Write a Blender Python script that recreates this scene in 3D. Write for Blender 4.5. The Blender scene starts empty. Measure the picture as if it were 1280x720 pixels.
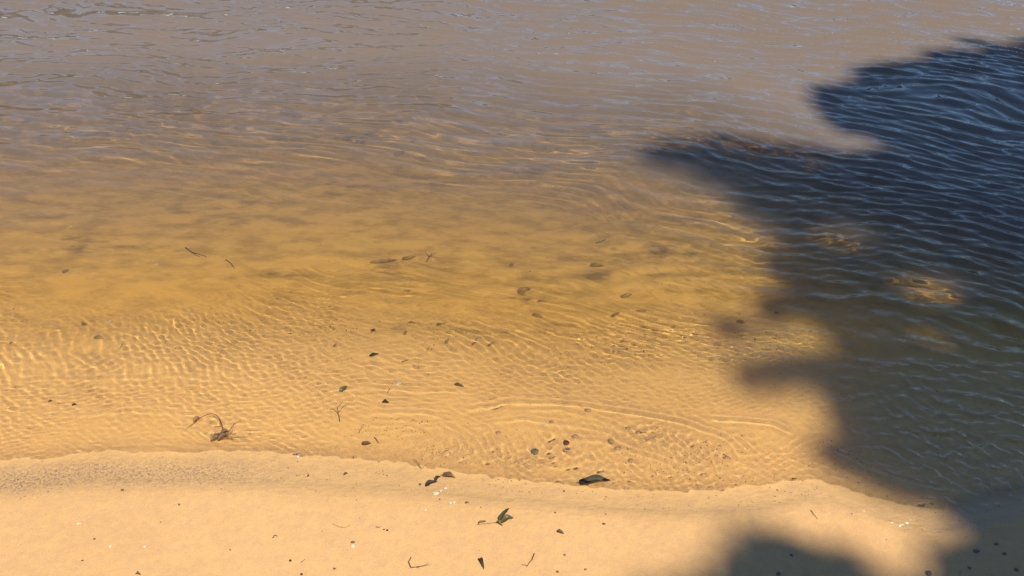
import bpy, bmesh, math, random
import numpy as np
from mathutils import Vector, Matrix

# ------------------------------------------------------------------ camera
scene = bpy.context.scene
R = math.radians
CAM_H, PITCH, FPX = 1.70, 38.0, 1108.0          # metres, degrees below the horizon, focal length for a 1280 px wide frame
cam = bpy.data.cameras.new('camera')
cam_ob = bpy.data.objects.new('camera', cam)
scene.collection.objects.link(cam_ob)
cam_ob.location = (0, 0, CAM_H)
cam_ob.rotation_euler = (R(90 - PITCH), 0, 0)
cam.sensor_width = 36.0
cam.lens = 36.0 * FPX / 1280.0
cam.clip_start = 0.05
cam.clip_end = 3000
scene.camera = cam_ob

# ------------------------------------------------------------------ daylight
SUN_EL, SUN_AZ = 60.0, 148.0                    # degrees; azimuth from +Y towards +X
world = bpy.data.worlds.new('World')
scene.world = world
world.use_nodes = True
wn = world.node_tree
bg = wn.nodes['Background']
sky = wn.nodes.new('ShaderNodeTexSky')
sky.sky_type = 'NISHITA'
sky.sun_disc = False
sky.sun_elevation = R(SUN_EL)
sky.sun_rotation = R(SUN_AZ)
sky.air_density = 1.0
sky.dust_density = 0.1
sky.ozone_density = 6.0
wn.links.new(sky.outputs[0], bg.inputs[0])
bg.inputs[1].default_value = 0.12
TO_SUN = Vector((math.sin(R(SUN_AZ)) * math.cos(R(SUN_EL)), math.cos(R(SUN_AZ)) * math.cos(R(SUN_EL)), math.sin(R(SUN_EL))))
sun = bpy.data.lights.new('sun', 'SUN')
sun.energy = 5.0
sun.angle = R(0.53)
sun.color = (1.0, 0.88, 0.70)
sun_ob = bpy.data.objects.new('sun', sun)
scene.collection.objects.link(sun_ob)
sun_ob.rotation_euler = TO_SUN.to_track_quat('Z', 'Y').to_euler()
sun_ob.location = (5, -8, 30)
sun.cycles.is_caustics_light = True

scene.view_settings.view_transform = 'Standard'
scene.view_settings.look = 'None'
scene.view_settings.gamma = 1.0
scene.view_settings.exposure = 0.40
scene.cycles.max_bounces = 10
scene.cycles.transparent_max_bounces = 16
scene.cycles.sample_clamp_indirect = 4.0
scene.cycles.use_denoising = True

# ------------------------------------------------------------------ small maths
def ground(px, py, z=0.0):
    """The place on the level z that stands at this point of the view (1280 x 720)."""
    p = R(PITCH)
    dx, dy, dz = (px - 640) / FPX, 1.0, -(py - 360) / FPX
    wy = dy * math.cos(p) + dz * math.sin(p)
    wz = -dy * math.sin(p) + dz * math.cos(p)
    k = (z - CAM_H) / wz
    return dx * k, wy * k

def smooth(a, b, x):
    t = np.clip((x - a) / (b - a), 0, 1)
    return t * t * (3 - 2 * t)

class Noise:
    def __init__(self, seed):
        self.t = np.random.RandomState(seed).uniform(-1, 1, (256, 256))
    def __call__(self, x, y):
        x = np.asarray(x, float); y = np.asarray(y, float)
        xi = np.floor(x).astype(int); yi = np.floor(y).astype(int)
        fx = x - xi; fy = y - yi
        fx = fx**3 * (fx * (fx * 6 - 15) + 10); fy = fy**3 * (fy * (fy * 6 - 15) + 10)
        a = xi & 255; b = (xi + 1) & 255; c = yi & 255; d = (yi + 1) & 255
        t = self.t
        return (t[a, c] * (1 - fx) + t[b, c] * fx) * (1 - fy) + (t[a, d] * (1 - fx) + t[b, d] * fx) * fy
    def fbm(self, x, y, n=4):
        s = 0; a = 1
        for k in range(n):
            s = s + a * self(x * 2**k + 17.3 * k, y * 2**k + 9.1 * k); a *= .5
        return s
N1, N2, N3, N4, N5, N6 = [Noise(k) for k in range(11, 17)]

# ------------------------------------------------------------------ shape of the beach
shore_px = [(-400, 612), (-150, 616), (0, 614), (100, 611), (200, 609), (330, 614), (450, 617), (560, 621), (640, 629), (720, 637), (820, 641),
            (900, 644), (960, 643), (1010, 634), (1050, 637), (1100, 652), (1180, 668), (1205, 661), (1235, 646), (1290, 638), (1450, 640), (1800, 690)]
shore_xy = [ground(*p) for p in shore_px]
SX = np.array([-60, -14, -5] + [p[0] for p in shore_xy] + [5, 16, 60], float)
SY = np.array([-3, .6, 1.25] + [p[1] for p in shore_xy] + [.9, -.4, -5], float)
def shore(x):
    x = np.asarray(x, float)
    s = 0
    for d, w in ((-.03, .25), (0, .5), (.03, .25)):
        s = s + w * np.interp(x + d, SX, SY)
    s = s + .012 * N6.fbm(x * 3.1, 0 * x + 4.2, 3)
    return s
DT = [-60, -12, -5, -1.5, -.6, -.15, 0, .05, .10, .2, .35, .52, .60, .75, 1.1, 1.7, 2.5, 4.0, 10, 60, 75, 95, 400]
DZ = [4.0, 1.1, .42, .10, .036, .008, 0, -.0055, -.0085, -.012, -.016, -.023, -.030, -.048, -.080, -.15, -.25, -.45, -1.2, -2, -.5, 1.2, 6]
def bed(x, y):
    x = np.asarray(x, float); y = np.asarray(y, float)
    t = y - shore(x)
    t = t + .05 * N3.fbm(x * 1.3, y * 1.3, 2) * smooth(.25, .8, t)
    t = t + (.025 + .035 * smooth(-.45, .05, x)) * smooth(0, .04, t)
    z = 0
    for d, w in ((-.02, .25), (0, .5), (.02, .25)):
        z = z + w * np.interp(t + d, DT, DZ)
    z = z * (1 + 1.0 * smooth(.75, 2.0, x) * smooth(.06, .5, t) * smooth(12, 6, t))
    near = smooth(14, 7, np.abs(x)) * smooth(14, 7, np.abs(y))
    z = z + .0016 * N1.fbm(x * 5, y * 9, 3) * near * smooth(.10, .6, np.abs(t))
    # soft sand ripples under the deeper water
    ph = 2 * math.pi * (y * 9.5 + x * 1.2 + .9 * N2.fbm(x * 1.6, y * 2.2, 3))
    z = z + .0045 * np.sin(ph) * (.5 + .5 * N4(x * 2.2 + 5, y * 3)) * smooth(.5, .9, t) * near
    # fine pitting where the swash drains
    z = z + .0002 * N5.fbm(x * 45, y * 45, 2) * smooth(-.12, -.02, t) * smooth(.35, .1, t) * near
    return z

def axis(core, growth, limit):
    a = list(core); st = a[-1] - a[-2]
    while a[-1] < limit:
        st *= growth; a.append(a[-1] + st)
    b = []; st = a[1] - a[0]; v = a[0]
    while v > -limit:
        st *= growth; v -= st; b.append(v)
    return np.array(b[::-1] + a)

def sheet(name, X, Y, Z, attrs, mat):
    ny, nx = X.shape
    co = np.stack([X, Y, Z], -1).reshape(-1, 3).astype(np.float32)
    i = np.arange(ny * nx).reshape(ny, nx)
    f = np.stack([i[:-1, :-1], i[:-1, 1:], i[1:, 1:], i[1:, :-1]], -1).reshape(-1).astype(np.int32)
    nf = len(f) // 4
    me = bpy.data.meshes.new(name)
    me.vertices.add(len(co)); me.vertices.foreach_set('co', co.ravel())
    me.loops.add(len(f)); me.loops.foreach_set('vertex_index', f)
    me.polygons.add(nf); me.polygons.foreach_set('loop_start', np.arange(nf, dtype=np.int32) * 4)
    me.update(calc_edges=True)
    me.shade_smooth()
    for k, v in attrs.items():
        a = me.attributes.new(k, 'FLOAT', 'POINT'); a.data.foreach_set('value', np.asarray(v, np.float32).ravel())
    me.materials.append(mat)
    ob = bpy.data.objects.new(name, me); scene.collection.objects.link(ob)
    return ob

# ------------------------------------------------------------------ materials
def new_mat(name):
    m = bpy.data.materials.new(name); m.use_nodes = True
    nt = m.node_tree
    return m, nt, nt.nodes['Principled BSDF']
def nd(nt, typ, **kw):
    n = nt.nodes.new(typ)
    for k, v in kw.items():
        if k.startswith('i_'):
            key = k[2:]
            n.inputs[int(key) if key.isdigit() else key.replace('_', ' ')].default_value = v
        else: setattr(n, k, v)
    return n
def mixc(nt, fac, a, b, mode='MIX'):
    n = nt.nodes.new('ShaderNodeMix'); n.data_type = 'RGBA'; n.blend_type = mode
    for s, v in ((0, fac), (6, a), (7, b)):
        if isinstance(v, bpy.types.NodeSocket): nt.links.new(v, n.inputs[s])
        elif isinstance(v, tuple): n.inputs[s].default_value = (*v, 1)
        else: n.inputs[s].default_value = v
    return n.outputs[2]
def mth(nt, op, a, b=None, c=None, clamp=False):
    n = nt.nodes.new('ShaderNodeMath'); n.operation = op; n.use_clamp = clamp
    for k, v in enumerate((a, b, c)):
        if v is None: continue
        if isinstance(v, bpy.types.NodeSocket): nt.links.new(v, n.inputs[k])
        else: n.inputs[k].default_value = v
    return n.outputs[0]
def maprange(nt, v, a, b, c=0, d=1):
    n = nt.nodes.new('ShaderNodeMapRange'); nt.links.new(v, n.inputs[0])
    for k, q in enumerate((a, b, c, d)): n.inputs[k + 1].default_value = q
    return n.outputs[0]

def sand_material():
    m, nt, bs = new_mat('river_sand')
    tc = nd(nt, 'ShaderNodeTexCoord').outputs['Object']
    def noise(scale, detail=4, rough=.55, sc=(1, 1, 1)):
        mp = nd(nt, 'ShaderNodeMapping'); mp.inputs['Scale'].default_value = sc
        nt.links.new(tc, mp.inputs[0])
        n = nd(nt, 'ShaderNodeTexNoise'); n.inputs['Scale'].default_value = scale
        n.inputs['Detail'].default_value = detail; n.inputs['Roughness'].default_value = rough
        nt.links.new(mp.outputs[0], n.inputs[0]); return n.outputs[0]
    att = lambda s: nd(nt, 'ShaderNodeAttribute', attribute_name=s).outputs['Fac']
    t, silt, grit = att('offshore'), att('silt'), att('grit')
    big = noise(2.2, 3)
    base = mixc(nt, maprange(nt, big, .35, .65), (.535, .330, .142), (.575, .358, .158))
    base = mixc(nt, maprange(nt, noise(38, 4, .65), .38, .62, 0, .5), base, (.47, .285, .145))
    # grains
    g = noise(420, 2, .7)
    base = mixc(nt, maprange(nt, g, .30, .44, .5, 0), base, (.30, .19, .11))
    base = mixc(nt, maprange(nt, g, .58, .72, 0, .7), base, (.66, .45, .25))
    # damp sand; under the film also darkened to match light lost through water
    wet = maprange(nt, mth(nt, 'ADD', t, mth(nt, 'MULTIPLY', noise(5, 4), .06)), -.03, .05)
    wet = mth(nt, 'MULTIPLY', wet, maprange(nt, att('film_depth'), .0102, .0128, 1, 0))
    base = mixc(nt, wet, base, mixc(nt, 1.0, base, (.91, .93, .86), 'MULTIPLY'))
    light_loss_lift = maprange(nt, att('film_depth'), .0102, .0128, 0, 1)  # submerged sand lightened to make up for light lost through the water
    base = mixc(nt, light_loss_lift, base, mixc(nt, 1.0, base, (1.25, 1.33, 1.20), 'MULTIPLY'))
    # yellow-brown algae film and silt on the sand that stays under water
    base = mixc(nt, maprange(nt, t, .10, 1.1, .0, .85), base, (.60, .435, .20))
    sn = noise(8.5, 5, .6, (1, 2.2, 1))
    fac = mth(nt, 'MULTIPLY', silt, maprange(nt, sn, .44, .64), clamp=True)
    base = mixc(nt, mth(nt, 'MULTIPLY', fac, .74), base, (.10, .072, .035))
    # grey gravelly grit along the waterline
    gn = noise(150, 3, .75)
    fac = mth(nt, 'MULTIPLY', grit, maprange(nt, gn, .46, .60), clamp=True)
    base = mixc(nt, mth(nt, 'MULTIPLY', fac, .7), base, (.17, .115, .085))
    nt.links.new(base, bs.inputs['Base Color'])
    nt.links.new(maprange(nt, t, -.5, -.02, .85, .5), bs.inputs['Roughness'])
    bs.inputs['Specular IOR Level'].default_value = .3
    h = mth(nt, 'ADD', mth(nt, 'MULTIPLY', g, .0006), mth(nt, 'MULTIPLY', noise(70, 4, .6), .0024))
    h = mth(nt, 'ADD', h, mth(nt, 'MULTIPLY', noise(14, 3, .6), .006))
    h = mth(nt, 'ADD', h, mth(nt, 'MULTIPLY', mth(nt, 'MULTIPLY', wet, noise(42, 3, .5, (1, 2.0, 1))), .005))
    b = nd(nt, 'ShaderNodeBump'); b.inputs['Strength'].default_value = .55; b.inputs['Distance'].default_value = 1.0
    nt.links.new(h, b.inputs['Height']); nt.links.new(b.outputs[0], bs.inputs['Normal'])
    return m

def water_material():
    m, nt, bs = new_mat('tea_brown_river_water')
    nt.nodes.remove(bs)
    out = nt.nodes['Material Output']
    dep = nd(nt, 'ShaderNodeAttribute', attribute_name='water_depth').outputs['Fac']
    g = nd(nt, 'ShaderNodeBsdfGlass'); g.inputs['IOR'].default_value = 1.333; g.inputs['Roughness'].default_value = 0.0
    # tannin: the deeper the water, the browner what is seen through it
    r = nd(nt, 'ShaderNodeValToRGB')
    nt.links.new(maprange(nt, dep, 0, .5), r.inputs[0])
    e = r.color_ramp.elements
    e[0].position = 0; e[0].color = (1, 1, 1, 1)
    e[1].position = 1; e[1].color = (.60, .43, .17, 1)
    for p, c in ((.04, (.99, .97, .88, 1)), (.12, (.95, .88, .62, 1)), (.4, (.80, .70, .42, 1))):
        q = e.new(p); q.color = c
    nt.links.new(r.outputs[0], g.inputs['Color'])
    murk = nd(nt, 'ShaderNodeBsdfDiffuse'); murk.inputs['Color'].default_value = (.215, .175, .145, 1)
    up = nd(nt, 'ShaderNodeCombineXYZ'); up.inputs[2].default_value = 1.0; nt.links.new(up.outputs[0], murk.inputs['Normal'])
    mx = nd(nt, 'ShaderNodeMixShader')
    nt.links.new(maprange(nt, dep, .055, .27, 0, .74), mx.inputs[0])
    nt.links.new(g.outputs[0], mx.inputs[1]); nt.links.new(murk.outputs[0], mx.inputs[2])
    lw = nd(nt, 'ShaderNodeLayerWeight'); lw.inputs['Blend'].default_value = .5
    refl = mth(nt, 'ADD', mth(nt, 'MULTIPLY', mth(nt, 'POWER', lw.outputs['Facing'], 4.6), .95), .042)      # the mirror share, rising towards grazing views
    gl = nd(nt, 'ShaderNodeBsdfGlossy'); gl.inputs['Roughness'].default_value = .055; gl.inputs['Color'].default_value = (1, 1, 1, 1)
    body = nd(nt, 'ShaderNodeMixShader')
    nt.links.new(mth(nt, 'ADD', mth(nt, 'MULTIPLY', mth(nt, 'POWER', lw.outputs['Facing'], 4.6), mth(nt, 'ADD', maprange(nt, dep, .05, .27, .0, .6), .6)), .022), body.inputs[0]); nt.links.new(mx.outputs[0], body.inputs[1]); nt.links.new(gl.outputs[0], body.inputs[2])
    # the last millimetres of the swash: a clear film
    tr = nd(nt, 'ShaderNodeBsdfTransparent')
    film = nd(nt, 'ShaderNodeMixShader')
    nt.links.new(refl, film.inputs[0]); nt.links.new(tr.outputs[0], film.inputs[1]); nt.links.new(gl.outputs[0], film.inputs[2])
    sel = nd(nt, 'ShaderNodeMixShader')
    nt.links.new(mth(nt, 'GREATER_THAN', dep, .0110), sel.inputs[0])
    nt.links.new(film.outputs[0], sel.inputs[1]); nt.links.new(body.outputs[0], sel.inputs[2])
    nt.links.new(sel.outputs[0], out.inputs['Surface'])
    return m

M_SAND = sand_material()
M_WATER = water_material()

# ------------------------------------------------------------------ ground sheet
def half_width(y):
    return .62 * (.788 * np.maximum(y, .2) + 1.05)
def fan_grid(ys, ncol, extra, growth=1.35, limit=500):
    u = list(np.linspace(-1, 1, ncol)); st = u[1] - u[0]; e = []
    v = 1.0
    e_off = []
    while v < limit / 2.0:
        st *= growth; v += st; e_off.append(v)
    u = np.array([-q for q in e_off[::-1]] + u + e_off)
    w = half_width(np.clip(ys, -1, 7))
    return u[None, :] * w[:, None], np.repeat(ys[:, None], len(u), 1)
EXPO = 1.35
def rows(y0, step0, back, far, lim=7.0):
    a = [y0]
    while a[-1] < lim: a.append(a[-1] + step0 * (.35 + (a[-1] / 1.5) ** EXPO * .65) )
    st = a[-1] - a[-2]
    while a[-1] < far: st *= 1.09; a.append(a[-1] + st)
    b = []; st = step0; v = y0
    while v > back: st *= 1.16; v -= st; b.append(v)
    return np.array(b[::-1] + a)
ys = rows(.95, .007, -60, 900)
GX, GY = fan_grid(ys, 420, 0)
GZ = bed(GX, GY)
T = GY - shore(GX)
P = lambda px, py: ground(px, py)
def blob(X, Y, px, py, rx, ry):
    cx, cy = ground(px, py)
    return np.exp(-(((X - cx) / rx) ** 2 + ((Y - cy) / ry) ** 2))
silt = .50 * smooth(.5, 1.0, T)
for px, py, rx, ry, a in [(480, 326, .07, .02, .9), (655, 364, .06, .025, 1.1), (640, 332, .07, .025, .7), (750, 333, .06, .02, .7), (515, 175, .05, .04, .9),
                          (500, 194, .06, .04, .9), (655, 190, .1, .07, .9), (675, 210, .05, .03, .7), (340, 333, .05, .025, .6), (100, 296, .12, .04, .5),
                          (430, 215, .09, .05, .8), (120, 147, .1, .05, .9), (280, 245, .2, .08, .4), (820, 300, .15, .05, .6), (930, 400, .08, .03, .8),
                          (540, 405, .15, .012, .8), (640, 407, .12, .012, .8), (780, 405, .12, .012, .5), (230, 450, .12, .03, .55), (120, 440, .08, .02, .5),
                          (90, 285, .04, .03, .8), (560, 205, .1, .05, .5), (715, 395, .1, .015, .6), (90, 250, .1, .03, .4)]:
    silt = silt + a * blob(GX, GY, px, py, rx, ry)
grit = np.exp(-((T - .045) / .045) ** 2) * smooth(ground(420, 590)[0], ground(240, 590)[0], GX) * 1.0
for px, py, rx, ry, a in [(650, 575, .07, .03, .8), (560, 560, .12, .04, .5), (400, 560, .2, .02, .5), (800, 545, .12, .03, .6), (620, 545, .1, .03, .4), (880, 570, .06, .05, .5)]:
    grit = grit + a * blob(GX, GY, px, py, rx, ry)
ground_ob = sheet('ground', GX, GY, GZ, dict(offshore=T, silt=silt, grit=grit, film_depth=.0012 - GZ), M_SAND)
ground_ob['kind'] = 'structure'

# ------------------------------------------------------------------ water sheet
def waves(X, Y, T, depth):
    rs = np.random.RandomState(5)
    near = smooth(30, 9, np.hypot(X, Y))
    wx = X + .22 * N1.fbm(X * .55 + 3, Y * .7, 3); wy = Y + .20 * N2.fbm(X * .6, Y * .8 + 7, 3)
    right = smooth(-1.2, 1.6, X)
    off = smooth(.55, 1.9, T)
    calm = np.clip(1 - .80 * blob(X, Y, 330, 330, 1.5, .75) - .45 * blob(X, Y, 620, 300, .9, .5), .12, 1)
    h = 0 * X
    def band(l0, l1, n, slope, ang, spread, wxx, wyy, sharp=0.):
        s = 0
        for k in range(n):
            lam = l0 * (l1 / l0) ** rs.uniform(); a = R(ang + rs.normal() * spread)
            kk = 2 * math.pi / lam
            ph = kk * (wxx * math.sin(a) + wyy * math.cos(a)) + rs.uniform(0, 6.283)
            c = np.cos(ph)
            if sharp: c = (np.exp(sharp * (c - 1)) * (1 + sharp) - 1) * .8
            s = s + slope * math.sqrt(2. / n) / kk * c
        return s
    # crests run from upper left to lower right: wave vector turned towards +X
    far_up = 1 + 1.4 * smooth(2.8, 4.8, Y)
    h += band(.16, .40, 9, .10, 10, 16, wx, wy, .5) * far_up * off * near * (.55 + .45 * calm)
    h += band(.045, .12, 20, .24, 22, 13, wx, wy, .7) * (1 + 1.5 * smooth(2.6, 4.4, Y)) * (.30 + .70 * right) * smooth(.35 - .33 * right, 1.6 - .9 * right, T) * near * calm
    h += band(.045, .10, 10, .15, 2, 16, wx, wy, .7) * (1 + .9 * smooth(2.8, 4.4, Y)) * (1 - .5 * right) * smooth(1.3, 2.6, T) * near * calm
    # capillary ripples, patchy
    patch = np.clip(.6 + 1.5 * N3.fbm(X * 1.9, Y * 3.6, 3), .12, 1.7)
    fine = smooth(6, 3.0, Y)
    calm2 = 1 - (1 - calm) * smooth(.75, 1.1, T)
    wx2 = X + .06 * N4.fbm(X * 1.5, Y * 2.2, 3); wy2 = Y + .06 * N5.fbm(X * 1.6 + 4, Y * 2.4, 3)
    h += band(.022, .055, 12, .085, 20, 12, wx2, wy2, .7) * patch * smooth(.05, .2, T) * calm2 * fine * (.25 + .75 * smooth(1.2, .6, T) + .5 * right)
    h += band(.013, .030, 14, .29, 12, 24, wx2, wy2, .8) * (.45 + .55 * patch) * smooth(.0, .06, T) * smooth(.85, .4, T) * fine
    # choppy knots in the thin swash
    kn = smooth(-.01, .03, T) * smooth(.16, .05, T) * smooth(ground(420, 590)[0], ground(150, 590)[0], X)
    for px, py, rx, ry, a in [(655, 570, .14, .06, 1.), (800, 545, .2, .07, .9), (880, 560, .14, .06, .8), (280, 535, .1, .05, .9), (560, 560, .16, .05, .6), (1230, 590, .22, .15, 1.3), (1080, 590, .2, .1, .35), (760, 590, .15, .04, .6)]:
        kn = kn + a * blob(X, Y, px, py, rx, ry)
    h += band(.013, .034, 24, .26, 0, 90, wx2, wy2) * kn
    rough_shore = blob(X, Y, 1215, 570, .30, .20) + .8 * blob(X, Y, 1330, 580, .4, .24)
    h += band(.032, .075, 18, .26, 24, 14, wx, wy, .9) * smooth(.45, 1.3, X) * smooth(.08, .4, T) * smooth(2.6, 1.7, T)
    h += band(.028, .080, 18, .52, 28, 32, wx2, wy2, 1.1) * np.clip(rough_shore, 0, 1) * smooth(0, .08, T) * (.5 + .5 * patch)
    # little bores of the last wave running in
    for pts, amp in [([(560, 516), (600, 508), (640, 502), (700, 504), (760, 512), (810, 518), (860, 530), (905, 549), (945, 578)], 1.0),
                     ([(640, 512), (700, 512), (760, 528), (800, 548), (850, 566), (900, 590)], .55),
                     ([(880, 524), (930, 526), (965, 531), (1000, 543)], .9),
                     ([(450, 519), (510, 517), (560, 521)], .7), ([(400, 488), (460, 484), (520, 488), (590, 490)], .5),
                     ([(820, 628), (860, 626), (900, 634), (960, 641), (1000, 634), (1015, 618)], .8),
                     ([(120, 566), (190, 561), (260, 566), (330, 584)], .8),
                     ([(600, 532), (660, 525), (720, 531), (770, 545), (800, 562)], .6), ([(700, 546), (760, 554), (820, 575), (870, 598)], .6), ([(930, 578), (965, 600), (1005, 625)], .6), ([(660, 590), (720, 580), (790, 588)], .5),
                     ([(20, 470), (110, 476), (200, 470), (280, 474)], .4), ([(90, 520), (170, 512), (240, 520)], .5),
                     ([(1020, 560), (1090, 590), (1150, 610), (1230, 620)], 1.1), ([(1150, 530), (1210, 528), (1280, 538), (1340, 540)], .8),
                     ([(1075, 640), (1120, 652), (1175, 664)], .9)]:
        g = np.array([ground(*p) for p in pts])
        x0, y0 = g.min(0) - .15; x1, y1 = g.max(0) + .15
        sel = (X > x0) & (X < x1) & (Y > y0) & (Y < y1)
        xs = X[sel]; yy = Y[sel]
        xs = xs + .008 * N1.fbm(xs * 9, yy * 9, 2); yy = yy + .006 * N2.fbm(xs * 12, yy * 12, 2)
        best = np.full(xs.shape, 9.); al = np.zeros(xs.shape); sgn = np.zeros(xs.shape)
        n = len(g) - 1
        for k in range(n):
            a, b = g[k], g[k + 1]; d = b - a; L = (d ** 2).sum()
            u = np.clip(((xs - a[0]) * d[0] + (yy - a[1]) * d[1]) / L, 0, 1)
            q = np.hypot(xs - a[0] - u * d[0], yy - a[1] - u * d[1])
            c = (xs - a[0]) * d[1] - (yy - a[1]) * d[0]
            m = q < best; best[m] = q[m]; al[m] = ((k + u) / n)[m]; sgn[m] = -np.sign(c)[m]
        dd = best * sgn
        prof = np.exp(-(dd / .0085) ** 2) * .0014 + np.exp(-((dd - .021) / .008) ** 2) * .0008 - np.exp(-((dd + .017) / .009) ** 2) * .0005
        h[sel] *= 1 - .65 * min(1, amp) * np.exp(-(dd / .035) ** 2) * smooth(0, .15, al) * smooth(1, .85, al)
        h[sel] += 2.5 * amp * prof * smooth(0, .15, al) * smooth(1, .85, al)
    lim = .16 * depth + .0004 + .35 * np.maximum(depth - .011, 0)
    h = lim * np.tanh(h / lim) * smooth(-.02, .03, T)
    # sharp little lips of water that break at the edge and catch the sun
    for pts, amp, wd in [([(1072, 640), (1100, 648), (1125, 652), (1150, 660), (1178, 667)], 1.0, .010), ([(1085, 648), (1130, 657), (1168, 666)], .9, .008), ([(1060, 634), (1100, 642), (1145, 652)], .7, .008), ([(560, 618), (640, 626), (700, 636)], .35, .006), ([(1100, 643), (1150, 654)], .9, .006), ([(860, 640), (900, 645), (960, 648)], .6, .006),
                         ([(1030, 640), (1072, 645)], .7, .008), ([(258, 577), (276, 576)], .8, .006)]:
        g = np.array([ground(*p) for p in pts]); sx = np.linspace(g[0, 0], g[-1, 0], 40); sy = np.interp(sx, g[:, 0], g[:, 1])
        d2 = np.full(X.shape, 9.); sel = (X > g[:, 0].min() - .05) & (X < g[:, 0].max() + .05) & (Y > g[:, 1].min() - .05) & (Y < g[:, 1].max() + .05)
        d2 = np.min((X[sel][:, None] - sx) ** 2 + (Y[sel][:, None] - sy) ** 2, 1)
        h[sel] += amp * .0050 * np.exp(-d2 / .0052 ** 2) * np.clip(.25 + 1.4 * N4(X[sel] * 110, Y[sel] * 110), 0, 1.3)
        h[sel] += .6 * amp * np.exp(-d2 / wd ** 2) * .0034 * (rs.uniform(-1, 1, d2.shape) ** 3 + .5 * N5(X[sel] * 120, Y[sel] * 120))
    return h
yw = rows(1.0, .0032, .2, 900)
WX, WY = fan_grid(yw, 760, 0)
WT = WY - shore(WX)
WB = bed(WX, WY)
dep = np.maximum(-WB, 0)
H = waves(WX, WY, WT, dep)
# a film that thins out on the sand: the level follows the sand a little at the very edge
edge = .0012 * smooth(-.06, .02, WT)
WZ = H + edge
water_ob = sheet('water', WX, WY, WZ, dict(water_depth=np.minimum(.0012 - WB, WZ - WB + .0034)), M_WATER)
water_ob['kind'] = 'structure'
water_ob.cycles.is_caustics_caster = True
ground_ob.cycles.is_caustics_receiver = True

# ------------------------------------------------------------------ plain materials
def simple(name, col, rough=.6, var=.35, scale=60, bump=.3, spec=.5, transl=0):
    m, nt, bs = new_mat(name)
    tc = nd(nt, 'ShaderNodeTexCoord').outputs['Object']
    n = nd(nt, 'ShaderNodeTexNoise'); n.inputs['Scale'].default_value = scale; n.inputs['Detail'].default_value = 4
    nt.links.new(tc, n.inputs[0])
    lo = tuple(c * (1 - var) for c in col); hi = tuple(min(1, c * (1 + var)) for c in col)
    nt.links.new(mixc(nt, maprange(nt, n.outputs[0], .35, .65), lo, hi), bs.inputs['Base Color'])
    bs.inputs['Roughness'].default_value = rough; bs.inputs['Specular IOR Level'].default_value = spec
    b = nd(nt, 'ShaderNodeBump'); b.inputs['Strength'].default_value = bump; b.inputs['Distance'].default_value = .001
    nt.links.new(n.outputs[0], b.inputs['Height']); nt.links.new(b.outputs[0], bs.inputs['Normal'])
    return m
M = dict(
    dark=simple('dark_wet_leaf', (.034, .034, .018), .6, spec=.3), brown=simple('brown_leaf', (.13, .072, .032), .6),
    olive=simple('olive_leaf', (.085, .075, .022), .45), black=simple('black_rotten_leaf', (.032, .023, .014), .65, spec=.3),
    twig=simple('twig_bark', (.075, .045, .025), .7, scale=200), straw=simple('straw_stem', (.26, .18, .075), .6, scale=200),
    shell=simple('white_shell', (.55, .47, .35), .4, .08, 150), pale=simple('pale_stone', (.50, .40, .28), .6, .15, 120),
    red=simple('dark_red_stone', (.11, .035, .025), .5, .3, 120), grey=simple('grey_stone', (.13, .125, .10), .55, .3, 120),
    green=simple('grey_green_stone', (.15, .16, .11), .6, .3, 120), chip=simple('bark_chip', (.10, .06, .035), .8, .4, 250),
    bark=simple('tree_bark', (.16, .12, .085), .9, .35, 6, .8), foliage=simple('tree_foliage', (.055, .075, .025), .5, .35, 1.5),
    murk_paled=simple('murk_paled_leaf', (.26, .18, .08), .8), stone=simple('brown_grey_stone', (.34, .24, .155), .6, .3, 120),
    far=simple('far_foliage', (.055, .075, .03), .7, .4, .4), grit=simple('grey_grit', (.20, .14, .10), .6, .5, 90))

def mesh_ob(name, verts, faces, mat, parent=None, smooth_=True):
    me = bpy.data.meshes.new(name); me.from_pydata([tuple(v) for v in verts], [], faces); me.update()
    if smooth_: me.shade_smooth()
    me.materials.append(mat)
    ob = bpy.data.objects.new(name, me); scene.collection.objects.link(ob)
    if parent is not None: ob.parent = parent
    return ob
def tag(o, label, cat, group=None):
    o['label'] = label; o['category'] = cat
    if group: o['group'] = group
    return o
def empty(name, loc):
    o = bpy.data.objects.new(name, None); scene.collection.objects.link(o); o.location = loc; o.empty_display_size = .02
    return o
def tube(pts, radii, n=6):
    V = []; F = []
    pts = [Vector(p) for p in pts]
    for i, p in enumerate(pts):
        d = (pts[min(i + 1, len(pts) - 1)] - pts[max(i - 1, 0)]).normalized()
        a = d.orthogonal().normalized() if abs(d.z) > .9 else d.cross(Vector((0, 0, 1))).normalized()
        b = d.cross(a).normalized()
        for k in range(n):
            w = 2 * math.pi * k / n
            V.append(p + (a * math.cos(w) + b * math.sin(w)) * radii[i])
    for i in range(len(pts) - 1):
        for k in range(n):
            F.append((i * n + k, i * n + (k + 1) % n, (i + 1) * n + (k + 1) % n, (i + 1) * n + k))
    F.append(tuple(range(n - 1, -1, -1))); F.append(tuple((len(pts) - 1) * n + k for k in range(n)))
    return V, F
def merge(*parts):
    V = []; F = []
    for v, f in parts:
        o = len(V); V += list(v); F += [tuple(i + o for i in q) for q in f]
    return V, F

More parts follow.
